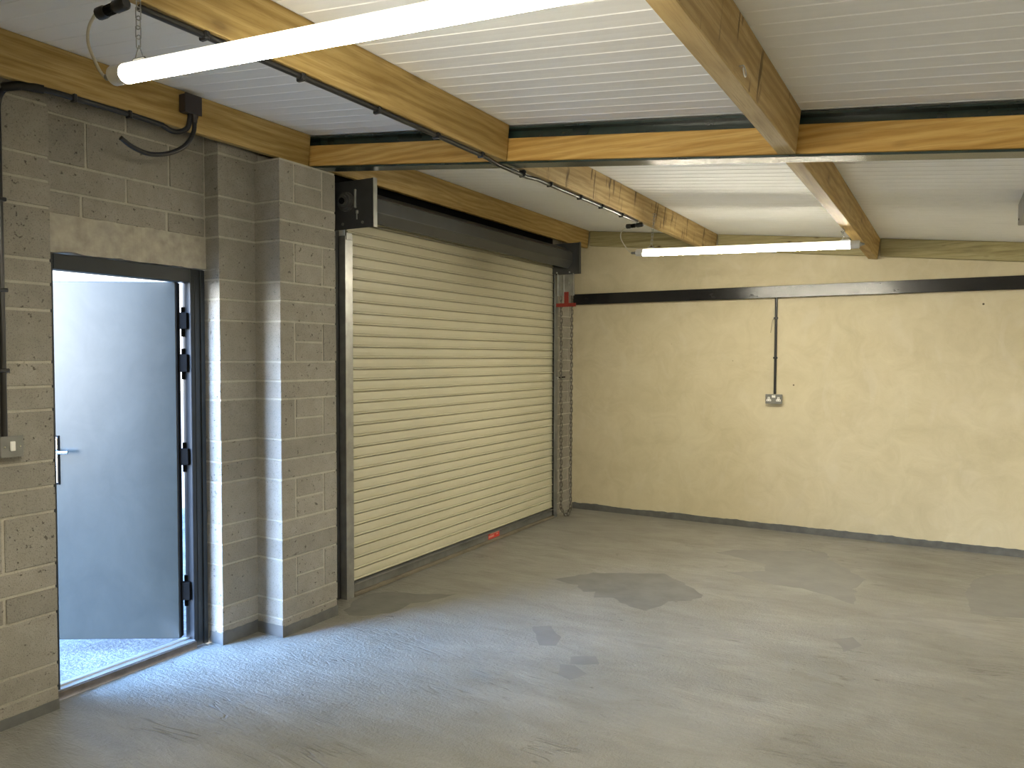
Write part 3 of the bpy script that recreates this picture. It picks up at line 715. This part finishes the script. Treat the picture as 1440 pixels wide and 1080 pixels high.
# ------------------------------------------------------------------ roller shutter
rs = thing('roller_shutter', (-3.37, 5.2, 0), 'grey-beige slatted roller shutter with dark hood and steel guides', 'roller shutter')
SY0, SY1, SX = 3.752, 6.665, -3.378
bm = bmesh.new(); P = []; pitch_ = 0.0728; z = 0.090; prof = []
while z < 2.46:
    prof += [(-0.014, z-0.0008), (-0.014, z+0.0035), (0.003, z+0.0048), (0.0090, z+0.0085), (0.0090, z+0.0125), (0.003, z+0.0168), (-0.006, z+0.0175), (-0.006, z+0.0195), (0.0, z+0.0205), (0.0015, z+0.045), (0.0, z+0.0715)]; z += pitch_
a = [bm.verts.new((SX+p, SY0, q)) for p, q in prof]; b = [bm.verts.new((SX+p, SY1, q)) for p, q in prof]
for i in range(len(prof)-1): bm.faces.new((a[i], b[i], b[i+1], a[i+1]))
# back skin: the curtain has thickness
c = [bm.verts.new((SX-0.018, yy, zz)) for yy, zz in ((SY0, 0.09), (SY1, 0.09), (SY1, prof[-1][1]), (SY0, prof[-1][1]))]
bm.faces.new(c); bm.faces.new((a[0], b[0], c[1], c[0])); bm.faces.new((a[-1], b[-1], c[2], c[3]))
bm.faces.new([*a, c[3], c[0]]); bm.faces.new([*b[::-1], c[1], c[2]][::-1])
obj('shutter_curtain', bm, SLAT, rs)
bm = bmesh.new(); add_box(bm, -3.395, -3.363, 3.775, 6.640, 0.022, 0.082, 0, 0.003); add_box(bm, -3.393, -3.345, 3.775, 6.640, 0.078, 0.083, 0, 0.001); add_box(bm, -3.404, -3.397, 3.756, 6.660, 0.004, 0.150, 0, 0.001)
br = obj('bottom_rail', bm, GALV_D, rs)
obj('weather_strip', box(-3.392, -3.340, 3.772, 6.640, 0.0, 0.023, 0.004), RUBBER, br)
st = obj('warning_sticker', box(-3.364, -3.3615, 5.455, 5.635, 0.026, 0.075), STICK, br)
bm = bmesh.new()
add_box(bm, -3.362, -3.3609, 5.485, 5.632, 0.062, 0.071)
add_box(bm, -3.362, -3.3609, 5.459, 5.545, 0.038, 0.055); add_box(bm, -3.362, -3.3609, 5.580, 5.612, 0.046, 0.056)
obj('sticker_print', bm, STICKP, st)
# guides: angles with a turned-in lip
bm = bmesh.new(); G0, G1_ = 3.700, 3.770
add_box(bm, -3.352, -3.344, G0, G1_, 0.0, 2.325, 0, 0.0015); add_box(bm, -3.405, -3.348, G0, G0+0.006, 0.0, 2.325, 0, 0.001); add_box(bm, -3.400, -3.393, G0, G1_, 0.0, 2.325, 0, 0.001)
add_box(bm, -3.351, -3.338, G0+0.006, G1_-0.01, 2.300, 2.345, 0, 0.002)
obj('side_guide', bm, GALV, rs)
bm = bmesh.new(); H0, H1 = 6.640, 6.708
add_box(bm, -3.352, -3.344, H0, H1, 0.0, 2.360, 0, 0.0015); add_box(bm, -3.405, -3.348, H1-0.006, H1, 0.0, 2.360, 0, 0.001); add_box(bm, -3.400, -3.393, H0, H1, 0.0, 2.360, 0, 0.001)
obj('side_guide', bm, GALV_D, rs)
bm = bmesh.new(); add_box(bm, -3.405, -3.399, 3.560, 3.705, 0.0, 2.36, 0, 0.001)
obj('fixing_angle', bm, PLATE, rs)
bm = bmesh.new(); add_box(bm, -3.4045, -3.399, 6.706, 6.775, 0.0, 2.36, 0, 0.001)
obj('fixing_angle', bm, GALV, rs)
# end plates
def endplate(yy, flip, nm='end_plate'):
    bm = bmesh.new()
    add_box(bm, -3.404, -3.078, yy, yy+0.005, 2.352, 2.648, 0, 0.001)
    y2 = yy+0.035 if flip else yy-0.030
    add_box(bm, -3.084, -3.078, min(yy, y2), max(yy+0.005, y2), 2.352, 2.648, 0, 0.001)
    return bm
pl = obj('end_plate', endplate(3.655, True), PLATE, rs)
obj('plate_flange', box(-3.0785, -3.0755, 3.654, 3.690, 2.352, 2.650), GALV, pl)
bm = bmesh.new(); c = (-3.288, 2.520)
for r0, y0_, y1_ in ((0.060, 3.636, 3.656), (0.047, 3.624, 3.637), (0.034, 3.610, 3.625)): add_tube(bm, [(c[0], y0_, c[1]), (c[0], y1_, c[1])], r0, 28)
for k in range(6): 
    a_ = k*math.pi/3+0.3; add_tube(bm, [(c[0]+0.050*math.cos(a_), 3.630, c[1]+0.050*math.sin(a_)), (c[0]+0.050*math.cos(a_), 3.638, c[1]+0.050*math.sin(a_))], 0.005, 8)
bear = obj('bearing', bm, BEAR, pl, smooth=True)
bm = bmesh.new(); add_tube(bm, [(c[0], 3.604, c[1]), (c[0], 3.611, c[1])], 0.020, 20); obj('shaft_end', bm, BLACKM, bear, smooth=True)
bm = bmesh.new(); add_box(bm, -3.219, -3.206, 3.638, 3.655, 2.475, 2.590, 0, 0.003); add_box(bm, -3.206, -3.192, 3.640, 3.655, 2.440, 2.462, 0, 0.003); add_tube(bm, [(-3.199, 3.645, 2.405), (-3.199, 3.645, 2.46)], 0.004, 8)
obj('locking_arm', bm, GALV, pl)
for x in (-3.32, -3.16):
    bm = bmesh.new(); add_tube(bm, [(x, 3.648, 2.385), (x, 3.656, 2.385)], 0.009, 10); obj('bolt', bm, GALV_D, pl)
bm = bmesh.new(); add_tube(bm, [(-3.120, 3.66, 2.50), (-3.120, 3.60, 2.50)], 0.003, 6); bm.free()
fp = obj('end_plate', endplate(6.655, False), PLATE, rs)
for x in (-3.330, -3.195):
    bm = bmesh.new(); add_tube(bm, [(x, 6.648, 2.372), (x, 6.656, 2.372)], 0.007, 10); obj('bolt', bm, ALU, fp)
# hood over the barrel
bm = bmesh.new()
sec = [(-3.36, 2.606), (-3.245, 2.606), (-3.166, 2.556), (-3.160, 2.472), (-3.163, 2.463), (-3.205, 2.412), (-3.216, 2.406), (-3.217, 2.411), (-3.208, 2.417), (-3.168, 2.466), (-3.170, 2.552), (-3.247, 2.600), (-3.36, 2.600)]
add_prism(bm, sec, lambda p: (p[0], 3.662, p[1]), lambda p: (p[0], 6.652, p[1]))
add_tube(bm, [(-3.1625, 3.662, 2.552), (-3.1625, 6.640, 2.552)], 0.004, 6); add_tube(bm, [(-3.160, 3.662, 2.468), (-3.160, 6.640, 2.468)], 0.003, 6)
obj('hood', bm, HOOD, rs)
bm = bmesh.new(); add_tube(bm, [(-3.288, 3.66, 2.515), (-3.288, 6.655, 2.515)], 0.075, 24); obj('barrel', bm, BLACKM, rs, smooth=True)
# black sheet painted as the unlit gap between hood and purlin
obj('gap_shade_sheet', box(-3.409, -3.400, 3.52, 6.70, 2.45, 2.83), BLACKM, rs)
# chain gear at the far side
bm = bmesh.new(); add_box(bm, -3.322, -3.150, 6.664, 6.670, 2.150, 2.365, 0, 0.001); add_box(bm, -3.322, -3.316, 6.640, 6.668, 2.150, 2.360, 0, 0.001); add_box(bm, -3.156, -3.150, 6.640, 6.668, 2.150, 2.360, 0, 0.001); add_box(bm, -3.262, -3.256, 6.648, 6.668, 2.150, 2.345, 0, 0.001)
add_tube(bm, [(-3.215, 6.655, 2.27), (-3.215, 6.666, 2.27)], 0.012, 12)
gb = obj('chain_bracket', bm, GALV, rs)
bm = bmesh.new(); add_box(bm, -3.335, -3.128, 6.648, 6.660, 2.044, 2.078, 0, 0.002); add_box(bm, -3.250, -3.205, 6.648, 6.660, 2.070, 2.185, 0, 0.002)
obj('chain_keeper', bm, RED, rs)
bm = bmesh.new(); cy = 6.672
add_chain(bm, (-3.293, cy, 2.145), (-3.288, cy+0.01, 0.09), 0.036, 0.026, 0.0042)
add_chain(bm, (-3.178, cy, 2.155), (-3.186, cy+0.01, 0.10), 0.036, 0.026, 0.0042)
add_chain(bm, (-3.288, cy+0.01, 0.09), (-3.255, cy+0.015, 0.030), 0.034, 0.026, 0.0042); add_chain(bm, (-3.255, cy+0.015, 0.030), (-3.215, cy+0.015, 0.034), 0.034, 0.026, 0.0042); add_chain(bm, (-3.215, cy+0.015, 0.034), (-3.186, cy+0.01, 0.10), 0.034, 0.026, 0.0042)
obj('hand_chain', bm, CHAIN, rs, smooth=True)
bm = bmesh.new(); add_tube(bm, [(-3.338, 6.690, 1.345), (-3.338, 6.690, 1.365)], 0.004, 8); add_tube(bm, [(-3.350, 6.680, 1.36), (-3.325, 6.680, 1.36)], 0.010, 10); obj('guide_bolt', bm, ALU, rs)
bm = bmesh.new(); add_tube(bm, [(-3.34, 6.70, 1.362), (-3.30, 6.78, 1.368)], 0.006, 8); obj('chain_cleat', bm, BLACKM, rs)

# ------------------------------------------------------------------ pale box under the ceiling at the right edge
bx0, by0, by1 = 0.312, 5.02, 5.45
cb = thing('ceiling_box', (0.45, 5.24, zc(0.45)-0.14), 'pale grey metal box under the roof panels at the right edge', 'metal box')
bm = bmesh.new()
x0, x1 = bx0, 0.60; zt0, zt1 = zc(x0)-0.001, zc(x1)-0.001; zb_ = zc(x0)-0.128
add_hexa(bm, [(x0,by0,zb_),(x1,by0,zb_),(x1,by1,zb_),(x0,by1,zb_),(x0,by0,zt0),(x1,by0,zt1),(x1,by1,zt1),(x0,by1,zt0)], 0, 0.004)
obj('box_shell', bm, LITBOX, cb)
bm = bmesh.new(); add_tube(bm, [(x0-0.003, by1-0.10, zb_+0.022), (x0+0.002, by1-0.10, zb_+0.022)], 0.006, 10); obj('screw', bm, BLACKM, cb)

# ------------------------------------------------------------------ daylight
w = bpy.data.worlds.new('daylight'); scn.world = w; w.use_nodes = True; t = w.node_tree; t.nodes.clear()
out = t.nodes.new('ShaderNodeOutputWorld'); bg = t.nodes.new('ShaderNodeBackground'); t.links.new(bg.outputs[0], out.inputs[0])
tc = t.nodes.new('ShaderNodeTexCoord')
# blue sky with a bright lobe added to push daylight in at the door
dt = t.nodes.new('ShaderNodeVectorMath'); dt.operation = 'DOT_PRODUCT'; t.links.new(tc.outputs['Generated'], dt.inputs[0]); dt.inputs[1].default_value = V((-0.45, -0.80, 0.36)).normalized()
mr = t.nodes.new('ShaderNodeMapRange'); t.links.new(dt.outputs['Value'], mr.inputs[0]); mr.inputs[1].default_value = 0.55; mr.inputs[2].default_value = 1.0; mr.inputs[3].default_value = SKY_LO; mr.inputs[4].default_value = SKY_HI; mr.interpolation_type = 'SMOOTHSTEP'
sx = t.nodes.new('ShaderNodeSeparateXYZ'); t.links.new(tc.outputs['Generated'], sx.inputs[0])
cr = t.nodes.new('ShaderNodeValToRGB'); t.links.new(sx.outputs['Z'], cr.inputs[0])
cr.color_ramp.elements[0].position = 0.12; cr.color_ramp.elements[0].color = (0.92, 0.96, 1.0, 1)
cr.color_ramp.elements[1].position = 0.34; cr.color_ramp.elements[1].color = (0.22, 0.48, 1.0, 1)
t.links.new(cr.outputs[0], bg.inputs[0]); t.links.new(mr.outputs[0], bg.inputs[1])

sl = bpy.data.lights.new('sun', 'SUN'); so_ = bpy.data.objects.new('sun', sl); COL.objects.link(so_)
sl.energy = 40.0; sl.angle = math.radians(0.6); sl.color = (1.0, 0.95, 0.86)
so_.rotation_euler = V((0.72, 0.05, 0.68)).to_track_quat('Z', 'Y').to_euler(); so_.location = (8, 0, 8)

# ------------------------------------------------------------------ view
vs = scn.view_settings
vs.view_transform = 'Standard'; vs.look = 'None'; vs.gamma = 1.0; vs.exposure = 0.10; vs.use_curve_mapping = False
